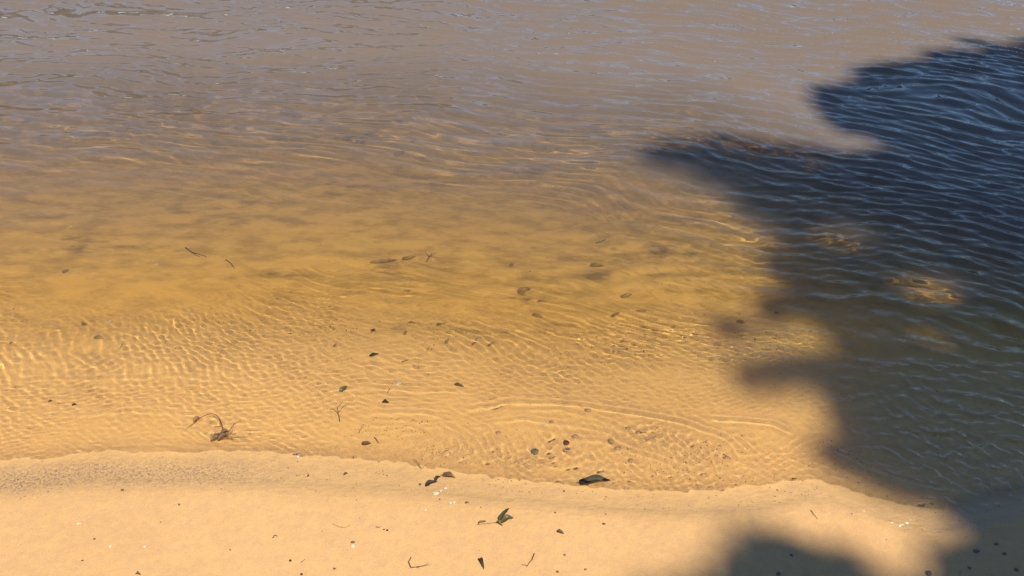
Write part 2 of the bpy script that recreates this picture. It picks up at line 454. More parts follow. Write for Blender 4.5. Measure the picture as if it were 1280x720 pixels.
# ------------------------------------------------------------------ the tree whose shade falls on the water
rnd = random.Random(3); nr = np.random.RandomState(8)
def inside(poly, x, y):
    c = np.zeros(x.shape, bool); n = len(poly)
    for i in range(n):
        (x1, y1), (x2, y2) = poly[i], poly[(i + 1) % n]
        hit = ((y1 > y) != (y2 > y)) & (x < (x2 - x1) * (y - y1) / (y2 - y1 + 1e-12) + x1)
        c ^= hit
    return c
shade_px = [(1420, 10), (1290, 44), (1240, 62), (1195, 74), (1150, 82), (1110, 84), (1045, 95), (1030, 125), (1050, 150), (1085, 172), (1122, 194), (1112, 209), (1070, 203), (1000, 185), (930, 172),
            (870, 168), (820, 182), (870, 212), (930, 240), (975, 268), (985, 300), (962, 335), (985, 365), (1020, 400), (1050, 440), (1020, 462),
            (945, 462), (955, 488), (1010, 505), (1030, 545), (1075, 580), (1140, 600), (1205, 630), (1235, 664), (1215, 682), (1178, 698), (1125, 709), (1085, 700),
            (1045, 688), (1000, 691), (960, 706), (900, 724), (820, 745)]
shade = [ground(*p) for p in shade_px] + [(.35, .80), (.7, .3), (.9, -.8), (2.2, -1.6), (4.0, -1.9), (6.2, -1.2), (7.6, .5), (7.9, 2.6), (7.6, 5.0), (6.6, 6.3), (5.2, 6.6)]
holes = [(1175, 353, .115, .105, 1), (1068, 290, .10, .085, .95), (1045, 392, .14, .06, .9), (1130, 415, .12, .06, .75), (1150, 262, .08, .05, .35), (1235, 205, .12, .06, .5), (1090, 436, .06, .03, .5), (1215, 300, .08, .05, .3)]
hr = random.Random(12)
holes += [(hr.uniform(1010, 1275), hr.uniform(120, 620), hr.uniform(.03, .06), hr.uniform(.025, .05), .85) for _ in range(16)]
tp = np.array(TO_SUN)
def crown_points(n):
    px = nr.uniform(.2, 8.0, n); py = nr.uniform(-2.0, 6.7, n)
    k = inside(shade, px + .08 * N1.fbm(px * 3.5, py * 3.5, 4) + .07 * N3(px * 9, py * 9), py + .07 * N2.fbm(px * 3.5, py * 3.5, 3))
    for hx, hy, rx, ry, a in holes:
        cx, cy = ground(hx, hy)
        k &= ~((((px - cx) / rx) ** 2 + ((py - cy) / ry) ** 2 < 1) & (nr.uniform(size=n) < a))
    # loose clumps beyond the frame, dense where the shade is seen
    lump = N6.fbm(px * 1.1, py * 1.1, 3)
    seen = smooth(.5, 0, (px - half_width(py) * 1.02))
    k &= (nr.uniform(size=n) < 1 - .90 * smooth(3.75, 4.15, py) * smooth(4.8, 3.6, px))
    k &= (nr.uniform(size=n) < np.clip(.65 + .4 * lump, .25, 1) + .8 * seen)
    px, py = px[k], py[k]
    cx, cy = 4.6, 1.6
    rr = np.clip(((px - cx) / 4.2) ** 2 + ((py - cy) / 3.9) ** 2, 0, 1)
    s = 12.2 + nr.uniform(-1, 1, len(px)) * (.7 + 3.0 * np.sqrt(1 - rr)) + .8 * N5.fbm(px * .8, py * .8, 2)
    deep = (px > 2.6) & (px < 7.2) & (py > -.6) & (py < 4.6) & (nr.uniform(size=len(px)) < .35)      # lower boughs, added to block more sky over the shade
    s = np.where(deep, nr.uniform(5.5, 9.0, len(px)), s)
    return np.stack([px, py, 0 * px], -1) + s[:, None] * tp
C = crown_points(170000)
extra = [(928, 402, .05, .025, 8), (985, 470, .06, .03, 14), (840, 190, .07, .04, 14)]
for hx, hy, rx, ry, n in extra:
    cx, cy = ground(hx, hy)
    q = np.stack([cx + nr.normal(size=n) * rx, cy + nr.normal(size=n) * ry, np.zeros(n)], -1)
    C = np.vstack([C, q + nr.uniform(10.5, 13.5, (n, 1)) * tp])
def leaf_cloud(C, size, rs):
    n = len(C)
    d = rs.normal(size=(n, 3)); d[:, 2] *= .6; d /= np.linalg.norm(d, axis=1, keepdims=True)
    e = np.cross(d, rs.normal(size=(n, 3)) + np.array([0, 0, 1.5])); e /= np.linalg.norm(e, axis=1, keepdims=True)
    nn = np.cross(d, e)
    L = size * rs.uniform(.7, 1.3, (n, 1))
    V = np.stack([C - d * L * .5, C + e * L * .27 + nn * L * .08, C + d * L * .5, C - e * L * .27 + nn * L * .08], 1).reshape(-1, 3)
    i = np.arange(n * 4, dtype=np.int32).reshape(n, 4)
    return V, i
def cloud_mesh(name, V, F, mat):
    me = bpy.data.meshes.new(name); nf = len(F)
    me.vertices.add(len(V)); me.vertices.foreach_set('co', V.astype(np.float32).ravel())
    me.loops.add(nf * 4); me.loops.foreach_set('vertex_index', F.ravel())
    me.polygons.add(nf); me.polygons.foreach_set('loop_start', np.arange(nf, dtype=np.int32) * 4)
    me.update(calc_edges=True); me.materials.append(mat)
    return me
base = Vector((8.6, -6.6, float(bed(8.6, -6.6)) - .05))
tree = empty('shade_tree', base)
tag(tree, 'tall leafy tree on the bank whose shade falls on the water', 'tree')
V, F = leaf_cloud(C, .15, nr)
crown = bpy.data.objects.new('crown', cloud_mesh('crown', V - np.array(base), F, M['foliage'])); scene.collection.objects.link(crown); crown.parent = tree
tips = C[nr.choice(len(C) - 200, 46, replace=False)]
fork = Vector((8.9, -5.9, 7.2))
V, F = tube([base - base, Vector((.05, .1, 2.5)), Vector((-.05, .3, 5.5)), fork - base, Vector((9.0, -5.2, 9.5)) - base, Vector((8.8, -4.6, 12.0)) - base],
            [.42, .30, .25, .20, .13, .06], 12)
mesh_ob('trunk', V, F, M['bark'], tree)
V, F = [], []
for k, t_ in enumerate(tips):
    t_ = Vector(t_); hz = max(4.0, min(t_.z - 2.0, rnd.uniform(5.5, 10.0)))
    st = Vector((8.9 + (hz - 8) * .1, -5.9 + (hz - 8) * .15, hz)); mid = st.lerp(t_, .5) + Vector((rnd.uniform(-.4, .4), rnd.uniform(-.4, .4), .5))
    v, f = tube([st - base, st.lerp(mid, .5) - base + Vector((0, 0, .1)), mid - base, mid.lerp(t_, .6) - base, t_ - base], [.10, .07, .045, .02, .008], 6)
    V, F = merge((V, F), (v, f)) if V else (v, f)
mesh_ob('limbs', V, F, M['bark'], tree)

# ------------------------------------------------------------------ unseen trees added behind the beach to block sky light
near_protos = []
for k in range(3):
    rs = np.random.RandomState(70 + k); n = 7000
    q = rs.normal(size=(n, 3)); q /= np.linalg.norm(q, axis=1, keepdims=True); q *= rs.uniform(.3, 1, (n, 1)) ** .45
    q *= (1 + .3 * N3.fbm(q[:, 0] * 2 + 5 * k, q[:, 2] * 2 + q[:, 1], 3))[:, None]
    q = q * np.array([4.2, 4.2, 5.6]) + np.array([0, 0, 8.8])
    V, F = leaf_cloud(q, .42, rs)
    cm = cloud_mesh('crown', V, F, M['foliage'])
    v, f = tube([(0, 0, -.3), (.1, 0, 3), (-.1, .2, 6), (.1, 0, 10)], [.34, .26, .2, .08], 10)
    for j in range(7):
        w = j * 2.4; st = Vector((0, .1, 4.2 + .5 * j))
        v, f = merge((v, f), tube([st, st + Vector((math.cos(w) * 1.5, math.sin(w) * 1.5, 1.1)), st + Vector((math.cos(w) * 3, math.sin(w) * 3, 2.6))], [.11, .07, .02], 6))
    tm = bpy.data.meshes.new('trunk'); tm.from_pydata([tuple(p) for p in v], [], f); tm.materials.append(M['bark'])
    near_protos.append((cm, tm))
for k, (x, y, sc, lab) in enumerate([(-15, -4.5, 1.0, 'leftmost of the bushy trees added behind the beach to block sky'), (-10, -8.5, 1.1, 'second from the left of the bushy trees added behind the beach to block sky'),
        (-4.5, -11.5, 1.1, 'bushy tree added to block sky, straight behind the camera on the left'), (2.5, -13.5, 1.2, 'bushy tree added to block sky, straight behind the camera on the right'),
        (9, -14, 1.2, 'bushy tree added behind the tall shade tree to block sky'), (15.5, -8, 1.15, 'bushy tree added to the right of the tall shade tree to block sky'), (17, -1, 1.0, 'rightmost of the bushy trees added behind the beach to block sky'),
        (-7.5, -4.0, 1.15, 'bushy tree added nearest the water on the left to block sky'), (14, 4.5, 1.0, 'bushy tree added nearest the water on the right to block sky')]):
    o = empty('sky_block_tree', (x, y, float(bed(x, y)) - .1)); cm, tm = near_protos[k % 3]
    o.scale = (sc, sc, sc); o.rotation_euler.z = k * 1.3
    for nm, me in (('crown', cm), ('trunk', tm)):
        c = bpy.data.objects.new(nm, me); scene.collection.objects.link(c); c.parent = o
    tag(o, lab, 'tree', 'trees added to block sky')

# ------------------------------------------------------------------ trees on the far bank (seen only mirrored in the ripples)
far_protos = []
for k in range(4):
    rs = np.random.RandomState(40 + k); n = 1500
    th = rs.uniform(0, 6.283, n); u = rs.uniform(-1, 1, n); r = rs.uniform(.55, 1, n) ** .5
    q = np.stack([np.cos(th) * np.sqrt(1 - u * u), np.sin(th) * np.sqrt(1 - u * u), u], -1) * r[:, None]
    bump = 1 + .28 * N2.fbm(q[:, 0] * 2.3 + 9 * k, q[:, 2] * 2.3 + q[:, 1], 3)
    q = q * bump[:, None] * np.array([3.9, 3.9, 5.4]) + np.array([0, 0, 8.2])
    V, F = leaf_cloud(q, 1.25, rs)
    cm = cloud_mesh('crown', V, F, M['far'])
    v, f = tube([(0, 0, -.5), (.1, 0, 3), (-.1, .1, 8)], [.35, .26, .1], 8)
    tm = bpy.data.meshes.new('trunk'); tm.from_pydata([tuple(p) for p in v], [], f); tm.materials.append(M['bark'])
    far_protos.append((cm, tm))
for k in range(30):
    x = -78 + k * 5.0 + rnd.uniform(-1.2, 1.2); y = 88 + rnd.uniform(-3, 5) 
    o = empty('far_tree', (x, y, float(bed(x, y)) - .2)); cm, tm = far_protos[k % 4]
    sc = (1.8 if x < -8 else 1.1) * rnd.uniform(.85, 1.2); o.scale = (sc, sc, sc); o.rotation_euler.z = rnd.uniform(0, 6.28)
    for nm, me in (('crown', cm), ('trunk', tm)):
        c = bpy.data.objects.new(nm, me); scene.collection.objects.link(c); c.parent = o
    tag(o, 'tall dense tree in the left part of the row on the far bank' if x < -8 else 'lower dense tree in the right part of the row on the far bank', 'tree', 'trees on the far bank')

# ------------------------------------------------------------------ things lying on the sand and under the water
def place(px, py):
    """Point of the sand seen at this point of the view, through the water's refraction where there is water."""
    x, y = ground(px, py, 0)
    if float(y - shore(x)) < .02:
        for _ in range(6):
            x, y = ground(px, py, float(bed(x, y)))
        return Vector((x, y, float(bed(x, y))))
    d = Vector((x, y, -CAM_H)).normalized(); eta = 1 / 1.333; c = -d.z
    t_ = d * eta + Vector((0, 0, 1)) * (eta * c - math.sqrt(1 - eta * eta * (1 - c * c)))
    q = Vector((x, y, 0))
    for _ in range(8):
        z = float(bed(q.x, q.y)); k = -z / -t_.z
        q = Vector((x + t_.x * k, y + t_.y * k, 0))
    return Vector((q.x, q.y, float(bed(q.x, q.y))))
def per_px(px, py):
    x, y = ground(px, py); return math.sqrt(x * x + y * y + CAM_H ** 2) / math.hypot(FPX, px - 640, py - 360) * 1.0

def blade(L, W, lift=.004, curl=.5, thick=.0006, seed=0, n=10, m=4, wavy=.1, tipp=.6):
    """A leaf blade along +X: pointed ends, folded midrib, curled edges, real thickness."""
    rs = random.Random(seed); top = []; 
    ph = rs.uniform(0, 6)
    for i in range(n + 1):
        u = i / n
        w = W * .5 * (math.sin(math.pi * min(1, u ** tipp)) ** .62 if 0 < u < 1 else .03) * (1 + wavy * math.sin(9 * u + ph))
        zc = lift * math.sin(math.pi * u) + .25 * lift * math.sin(7 * u + ph)
        for j in range(-m, m + 1):
            v = j / m
            z = zc + abs(v) ** 1.6 * w * curl + .08 * w * math.sin(11 * u + 4 * v + ph)
            top.append((u * L, v * w * (1 - .25 * curl) + L * .05 * math.sin(2.6 * u + ph), z + thick))
    k = 2 * m + 1
    bot = [(x, y, z - thick * 2) for x, y, z in top]
    V = top + bot; o = len(top); F = []
    for i in range(n):
        for j in range(2 * m):
            a = i * k + j
            F.append((a, a + k, a + k + 1, a + 1)); F.append((o + a, o + a + 1, o + a + k + 1, o + a + k))
        for a, b in ((i * k, (i + 1) * k), ((i + 1) * k + 2 * m, i * k + 2 * m)): F.append((a, a + o, b + o, b) if 1 else None)
    for j in range(2 * m):
        F.append((j, j + 1, j + 1 + o, j + o)); a = n * k + j; F.append((a + 1, a, a + o, a + 1 + o))
    return V, F
def turned(VF, ang, loc, tilt=0):
    mt = Matrix.Translation(loc) @ Matrix.Rotation(ang, 4, 'Z') @ Matrix.Rotation(tilt, 4, 'Y')
    return [mt @ Vector(v) for v in VF[0]], VF[1]
def leaf(a, b, wpx, mat, label, curl=.5, lift=.004, group=None, stem=None, vein=False, cat='leaf', name='leaf'):
    A = place(*a); B = place(*b); d = B - A; L = math.hypot(d.x, d.y)
    W = max(.003, wpx * per_px(*a))
    loc = A + Vector((0, 0, .0012)); ang = math.atan2(d.y, d.x)
    big = L > .02
    if A.y - float(shore(A.x)) > .52 and mat in (M['black'], M['brown'], M['olive']): mat = M['murk_paled']  # deeper leaves: the haze of murky water is put into a paler colour
    if not (stem or vein):
        V, F = blade(L, W, lift, curl, seed=int(a[0]), n=10 if big else 6, m=4 if big else 2)
        o = mesh_ob(name, V, F, mat); o.location = loc; o.rotation_euler = (0, 0, ang)
        return tag(o, label, cat, group)
    o = empty(name, loc); o.rotation_euler = (0, 0, ang); tag(o, label, cat, group)
    V, F = blade(L, W, lift, curl, seed=int(a[0]), n=18, m=6); mesh_ob('blade', V, F, mat, o)
    if vein:
        V, F = tube([(0, 0, .002), (L * .3, 0, lift * .8 + .0016), (L * .7, 0, lift * .8 + .0016), (L * .96, 0, .0015)], [.0012, .001, .0007, .0003], 5); mesh_ob('midrib', V, F, M['brown'], o)
    if stem:
        V, F = tube([(.001, 0, .001), (-stem * .5, .002, .002), (-stem, -.001, .0005)], [.001, .0008, .001], 5); mesh_ob('leaf_stalk', V, F, M['twig'], o)
    return o
def stem_pts(pix, lift, r0, r1, seed=0):
    rs = random.Random(seed); P_ = [place(*p) for p in pix]; out = []
    n = 5
    for i in range(len(P_) - 1):
        for k in range(n):
            u = k / n; out.append(P_[i].lerp(P_[i + 1], u))
    out.append(P_[-1]); N_ = len(out) - 1
    for i, p in enumerate(out):
        u = i / N_
        p.z += r0 + lift * math.sin(math.pi * u); p.x += rs.uniform(-1, 1) * .0005; p.y += rs.uniform(-1, 1) * .0005
    return out, [r0 + (r1 - r0) * i / N_ for i in range(N_ + 1)]
def twig(pix, label, mat=None, r=.0013, lift=.003, forks=(), group=None, cat='twig', name='twig'):
    pts, rad = stem_pts(pix, lift, r, r * .45, int(pix[0][0])); o0 = pts[0].copy()
    if not forks:
        V, F = tube([p - o0 for p in pts], rad, 6); o = mesh_ob(name, V, F, mat or M['twig']); o.location = o0; return tag(o, label, cat, group)
    o = empty(name, o0); tag(o, label, cat, group)
    V, F = tube([p - o0 for p in pts], rad, 6); mesh_ob('stem', V, F, mat or M['twig'], o)
    for f in forks:
        pts, rad = stem_pts(f, lift * .6, r * .6, r * .25, int(f[0][0]) + 1)
        V, F = tube([p - o0 for p in pts], rad, 5); mesh_ob('side_shoot', V, F, mat or M['twig'], o)
    return o
def pebble(px, py, wpx, hpx, mat, label, group=None, cat='pebble', flat=.55, name='pebble', sub=2, rough=.16, buried=.25):
    k = per_px(px, py); a = wpx * k * .5; b = hpx * k * .5 / .8
    bm = bmesh.new(); bmesh.ops.create_icosphere(bm, subdivisions=sub, radius=1)
    off = px * .37 + py
    for v in bm.verts:
        c = v.co.copy(); r = 1 + rough * float(N3.fbm(c.x * 1.4 + off, c.y * 1.4 + c.z * .9 + off * .3, 2))
        v.co = Vector((c.x * a * r, c.y * b * r, c.z * min(a, b) * flat * r))
    me = bpy.data.meshes.new(name); bm.to_mesh(me); bm.free(); me.shade_smooth(); me.materials.append(mat)
    o = bpy.data.objects.new(name, me); scene.collection.objects.link(o)
    o.location = place(px, py) + Vector((0, 0, min(a, b) * flat * (1 - 2 * buried)))
    return tag(o, label, cat, group)
def shell(px, py, wpx, hpx, ang, label, group='small white shells', mat=None):
    """A ribbed half shell lying open side down."""
    k = per_px(px, py) * .8; a = wpx * k * .5; b = hpx * k * .5 / .8
    V = []; F = []; n, m = 16, 5
    for i in range(m + 1):
        u = i / m
        for j in range(n + 1):
            w = math.pi * (j / n - .5) * .98
            rib = 1 + .06 * math.cos(j * math.pi)
            V.append((-a + 2 * a * u * math.cos(w) ** .6, b * u * math.sin(w) * 1.05 * rib, min(a, b) * .55 * math.sin(math.pi * min(1, (1 - u) * .9 + .1)) * rib))
    k2 = n + 1
    for i in range(m):
        for j in range(n): q = i * k2 + j; F.append((q, q + k2, q + k2 + 1, q + 1))
    o0 = len(V); V += [(x, y, z - .0006) for x, y, z in V]
    F += [tuple(o0 + i for i in q[::-1]) for q in F]
    o = mesh_ob('shell', V, F, mat or M['shell']); o.location = place(px, py) + Vector((0, 0, .0012)); o.rotation_euler = (.1, -.12, ang)
    return tag(o, label, 'shell', group)

# --- on the wet sand
leaf((723, 604), (763, 600), 13, M['dark'], 'large dark green wet leaf lying at the edge of the water', .7, .010, stem=.006, vein=True)
leaf((531, 607), (547, 602), 7, M['black'], 'small black leaf on the sand, left of its two neighbours and lowest', .6, .004)
leaf((543, 601), (551, 595), 5, M['black'], 'tiny black leaf scrap between two larger dark leaves', .7, .004)
leaf((553, 594), (569, 596), 8, M['brown'], 'dark brown folded leaf with a pointed tip, right of the two black leaves', .9, .006, stem=.004)
spr = empty('leafy_sprig', place(622, 655)); tag(spr, 'fallen sprig with a narrow upright leaf and a rounded olive leaf on the bare sand', 'sprig')
o0 = spr.location.copy()
pts, rad = stem_pts([(597, 656), (610, 655), (622, 654), (628, 651)], .002, .0011, .0008, 4)
V, F = tube([p - o0 for p in pts], rad, 6); mesh_ob('stem', V, F, M['straw'], spr)
for nm, a, b, w, mat, lab in [('leaf', (625, 653), (636, 637), 6, M['dark'], 'narrow dark leaf'), ('leaf', (626, 653), (642, 648), 9, M['olive'], 'rounded olive yellow leaf'),
                              ('leaf', (620, 653), (628, 658), 4, M['brown'], 'small curled brown leaf'), ('leaf', (598, 656), (608, 653), 3, M['brown'], 'thin brown end leaf')]:
    A = place(*a); B = place(*b); d = B - A
    V, F = turned(blade(d.length, w * per_px(*a), .006, .6, seed=int(b[0]), n=10, m=4), math.atan2(d.y, d.x), A - o0 + Vector((0, 0, .002)))
    ob = mesh_ob(nm, V, F, mat, spr); ob['label'] = lab
twig([(514, 697), (511, 703), (514, 711), (525, 709), (537, 706)], 'thin brown stalk bent like a hook, bottom centre of the sand', r=.0012, lift=.003, forks=[[(521, 710), (530, 708), (536, 703)]])
leaf((600, 698), (604, 712), 5, M['dark'], 'short dark seed pod standing out between the two bent stalks', 1.0, .007, cat='seed pod', name='seed_pod')
twig([(668, 692), (665, 701), (658, 709)], 'curved brown stalk with a small hooked foot', r=.0012, forks=[[(660, 707), (655, 707), (652, 706)]])
leaf((696, 666), (705, 668), 5, M['olive'], 'small curled olive leaf right of the sprig', 1.0, .006)
twig([(416, 655), (424, 659), (431, 660), (439, 656)], 'thin straw coloured stalk curved like a smile', mat=M['straw'], r=.0008, lift=.001)
twig([(341, 673), (344, 670), (347, 671)], 'tiny crooked dark twig in the open sand on the left', r=.0012, lift=.003)
twig([(376, 703), (379, 702), (382, 699)], 'tiny forked twig left of the bottom centre', r=.0008, lift=.002)
twig([(470, 659), (473, 660), (476, 659)], 'tiny dark twig right of the smile shaped stalk', r=.0009, lift=.002)
leaf((429, 593), (435, 591), 3, M['brown'], 'small brown bark scrap just above the dry sand', .5, .003, cat='bark scrap', name='bark_scrap')
leaf((581, 629), (586, 629), 2.4, M['brown'], 'little brown scrap above and left of the sprig', .5, .002, cat='bark scrap', name='bark_scrap')
pebble(441, 678, 6, 3, M['brown'], 'brown seed lying against the lone white pebble', cat='seed', name='seed')
pebble(441, 683, 6, 5, M['shell'], 'lone bright white pebble below the smile shaped stalk')
G_DOT = 'small dark specks of stone on the sand'
for px, py, w, h, mat, lab in [(363, 701, 4, 3, 'black', 'black speck left of the tiny forked twig'), (377, 718, 4, 3, 'black', 'black speck at the bottom edge under the tiny forked twig'),
        (418, 711, 4, 2.5, 'brown', 'brown speck between the bottom edge and the white pebble'), (484, 663, 3, 3, 'black', 'black speck right of the tiny dark twig'),
        (385, 594, 3, 3, 'black', 'black speck at the inner edge of the water film'), (153, 613, 5, 3, 'brown', 'brown speck nearest the waterline on the far left'),
        (118, 674, 4, 2.5, 'brown', 'brown speck on the open sand on the far left'), (706, 694, 4, 3, 'green', 'grey green speck below the curled olive leaf'),
        (732, 712, 4, 3, 'green', 'grey green speck near the bottom edge, right of the curved stalk'), (697, 715, 4, 3, 'brown', 'brown speck close to the bottom edge right of the curved stalk'),
        (694, 641, 3, 2, 'brown', 'brown speck above the curled olive leaf'), (755, 655, 5, 3, 'brown', 'lone brown speck right of the curled olive leaf'),
        (525, 605, 4, 3, 'brown', 'brown crumb left of the three dark leaves'), (705, 613, 3, 2, 'black', 'black speck left of the large dark leaf'),
        (224, 631, 3, 3, 'brown', 'brown speck halfway between the waterline and the white crumbs'), (480, 662, 2.5, 2, 'black', 'tiny black crumb beside the dark speck')]:
    pebble(px, py, w, h, M[mat], lab, G_DOT, sub=1)
shell(545, 617, 9, 5, .2, 'cream oval shell in the damp sand under the dark leaves', mat=M['shell'])
shell(551, 614, 4, 3, 1.2, 'white shell chip touching the cream oval shell')
shell(557, 610, 5, 4, .8, 'bright white shell chip above the cream oval shell')
shell(563, 629, 5, 4, 2.0, 'white shell chip in the sand between the oval shell and the sprig')
shell(568, 628, 4, 3, .4, 'smaller white shell chip right beside its neighbour in the sand')
shell(532, 638, 4, 4, 2.4, 'white shell chip alone, left of the sprig')
shell(98, 655, 4, 6, 1.5, 'upright white shell chip on the open sand on the left')
shell(138, 683, 4, 4, .5, 'pale shell chip near the bottom left')
shell(181, 684, 5, 4, 2.1, 'pale shell chip low on the sand, second from the left')
leaf((170, 717), (176, 719), 4, M['olive'], 'yellow green leaf scrap at the bottom edge on the left', .6, .004)
# --- in the shade, lower right
for px, py, w, h, lab in [(1220, 689, 8, 4, 'flat grey stone in the shade on the sand'), (1245, 680, 6, 3, 'small grey stone in the shade nearest the water'), (1255, 692, 6, 3, 'small flat stone right of the flat grey stone'),
                          (1161, 717, 8, 6, 'dark stone at the bottom edge in the shade'), (1212, 710, 5, 3, 'small grey stone below the flat grey stone'), (989, 694, 4, 3, 'dark stone at the tip of the lower shade'),
                          (973, 717, 6, 4, 'dark stone at the bottom edge left in the shade'), (1270, 712, 6, 4, 'grey stone in the lower right corner')]:
    pebble(px, py, w, h, M['grey'], lab, 'stones in the shade')
twig([(1013, 638), (1018, 645), (1022, 649)], 'thin straight twig at the edge of the water near the shade', r=.0007, lift=.002)
# --- weed tangle in the swash
wt = empty('weed_tangle', place(281, 546)); tag(wt, 'brown weed tangle with a long arching stalk in the swash', 'weed'); o0 = wt.location.copy()
def arch(pix, lifts, r, nm, mat, lab=None):
    P_ = [place(*p) + Vector((0, 0, l)) - o0 for p, l in zip(pix, lifts)]; out = []
    for i in range(len(P_) - 1):
        p0, p1, p2, p3 = P_[max(i - 1, 0)], P_[i], P_[i + 1], P_[min(i + 2, len(P_) - 1)]
        for k in range(5):
            u = k / 5; out.append(.5 * ((2 * p1) + (p2 - p0) * u + (2 * p0 - 5 * p1 + 4 * p2 - p3) * u * u + (3 * p1 - p0 - 3 * p2 + p3) * u ** 3))
    out.append(P_[-1]); V, F = tube(out, [r * (1 - .5 * i / len(out)) for i in range(len(out))], 6)
    ob = mesh_ob(nm, V, F, mat, wt)
    if lab: ob['label'] = lab
arch([(279, 546), (279, 537), (275, 528), (268, 524), (258, 524), (247, 528)], [.01, .018, .024, .025, .02, .012], .0013, 'stalk', M['twig'], 'long arching stalk')
arch([(247, 528), (241, 533), (234, 538)], [.012, .012, .012], .0009, 'stalk', M['twig'])
arch([(272, 551), (290, 551), (313, 552)], [.012, .015, .013], .0011, 'stalk', M['straw']); arch([(285, 548), (300, 549), (310, 548)], [.012, .015, .013], .0009, 'stalk', M['straw'])
arch([(285, 545), (293, 533), (302, 528)], [.012, .013, .012], .0008, 'stalk', M['straw'])
rs = random.Random(6)
for k in range(15):
    x0 = 276 + rs.uniform(-12, 12); y0 = 546 + rs.uniform(-5, 5)
    arch([(x0, y0), (x0 + rs.uniform(-9, 9), y0 + rs.uniform(-4, 4)), (x0 + rs.uniform(-16, 16), y0 + rs.uniform(-6, 6))], [.010 + rs.uniform(0, .006) for _ in range(3)], .0011, 'strand', M[rs.choice(['black', 'twig', 'straw'])])
for a, b, w in [((273, 553), (286, 545), 8), ((264, 554), (276, 549), 7), ((276, 545), (287, 541), 6), ((243, 530), (250, 524), 6)]:
    A = place(*a); B = place(*b); d = B - A; V, F = turned(blade(d.length, w * per_px(*a), .005, .6, seed=int(b[0]), n=8, m=3), math.atan2(d.y, d.x), A - o0 + Vector((0, 0, .012)))
    mesh_ob('rotten_leaf', V, F, M['brown'], wt)
# --- under the shallow water
for a, b, w, mat, lab in [((452, 556), (464, 554), 7, 'brown', 'reddish brown leaf scrap in the thin swash'), ((568, 481), (580, 484), 5, 'brown', 'pale brown leaf lying flat in the shallow water'),
        ((461, 445), (474, 443), 6, 'dark', 'dark forked leaf alone on the shelf under shallow water'), ((101, 404), (110, 406), 4, 'brown', 'small dark brown leaf left of the white shell'),
        ((12, 431), (17, 427), 4, 'black', 'small black leaf near the left edge under shallow water'), ((418, 434), (421, 430), 4, 'brown', 'little brown leaf upright on the sand, left of the forked leaf'),
        ((79, 342), (86, 338), 7, 'olive', 'dark leaf under water on the left with a white chip beside it'), ((502, 325), (521, 320), 8, 'brown', 'ragged brown leaf in the deeper water at the centre'),
        ((462, 328), (497, 326), 7, 'olive', 'long olive dark leaf clump in the deeper water'), ((647, 367), (664, 361), 13, 'black', 'large dark rotten leaf in the deeper water right of centre'),
        ((671, 377), (683, 378), 4, 'black', 'thin black leaf just right of the large dark rotten leaf'), ((637, 333), (643, 330), 5, 'brown', 'small brown leaf above the large dark rotten leaf'),
        ((737, 332), (755, 334), 7, 'brown', 'brown leaf under water right of centre'), ((776, 372), (790, 368), 8, 'brown', 'brown leaf at the foot of the ripples, nearer the shade'),
        ((118, 421), (130, 424), 6, 'olive', 'olive leaf clump under the white shell'), ((508, 414), (506, 420), 4, 'brown', 'narrow brown leaf upright left of the cream pebble'),
        ((556, 430), (562, 424), 5, 'brown', 'brown leaf scrap left of the cream pebble'), ((610, 433), (618, 428), 4, 'brown', 'brown leaf scrap right of the cream pebble'),
        ((502, 453), (511, 450), 3, 'straw', 'straw coloured leaf sliver on the sandy shelf'), ((590, 432), (596, 429), 4, 'brown', 'small brown scrap under the cream pebble'),
        ((465, 415), (469, 412), 6, 'red', 'reddish leaf scrap on the edge of the shelf'), ((665, 393), (680, 397), 6, 'brown', 'brown leaf among the crumbs at the edge of the shelf'),
        ((765, 397), (775, 391), 5, 'brown', 'narrow brown leaf on the right part of the shelf edge'), ((795, 390), (808, 388), 4, 'black', 'thin black leaf at the right end of the shelf edge'),
        ((510, 403), (520, 405), 5, 'black', 'black leaf crumb at the left end of the shelf edge'), ((545, 407), (558, 405), 4, 'black', 'flat black leaf crumb in the middle of the shelf edge'),
        ((425, 490), (434, 483), 7, 'olive', 'olive weed scrap under the thin water left of centre'), ((478, 502), (486, 504), 6, 'black', 'dark leaf crumb among the first ripples'),
        ((920, 401), (932, 403), 5, 'brown', 'dark leaf under water at the rim of the shade'), ((968, 391), (974, 392), 3, 'black', 'small black leaf close to the rim of the shade'),
        ((92, 178), (99, 179), 3, 'black', 'small dark scrap far out on the left'), ((505, 172), (522, 178), 12, 'black', 'dark leaf clump farthest out at the centre'),
        ((492, 196), (507, 191), 10, 'black', 'dark leaf clump just nearer than the farthest one'), ((60, 503), (66, 501), 4, 'brown', 'brown crumb under the ripples on the left'), ((90, 507), (96, 506), 4, 'black', 'dark crumb under the ripples on the left')]:
    leaf(a, b, w, M[mat], lab, .4, .003, 'leaf scraps under the water')
twig([(232, 310), (240, 316), (258, 321)], 'dark slender twig under the water on the left', r=.0022, lift=.003, forks=[[(240, 316), (246, 320), (250, 321)]])
twig([(282, 325), (289, 330), (293, 336)], 'small bent twig right of the dark slender twig', r=.0018)
twig([(425, 527), (423, 518), (422, 510), (428, 503)], 'upright weed stalk in the shallow water left of centre', r=.0012, forks=[[(423, 516), (430, 508), (438, 505)], [(423, 518), (417, 512), (412, 512)]])
twig([(449, 541), (454, 532)], 'short straight stick in the swash', r=.0009)
twig([(468, 547), (471, 551), (474, 555)], 'short dark stick beside the reddish brown leaf scrap', r=.0013)
twig([(516, 574), (521, 579), (527, 586), (532, 581), (540, 579)], 'straw coloured stalk with a kink above the dark leaves', mat=M['straw'], r=.0009, forks=[[(519, 574), (524, 580), (527, 585)]])
twig([(487, 486), (484, 492)], 'tiny stick in the ripples left of centre', r=.001)
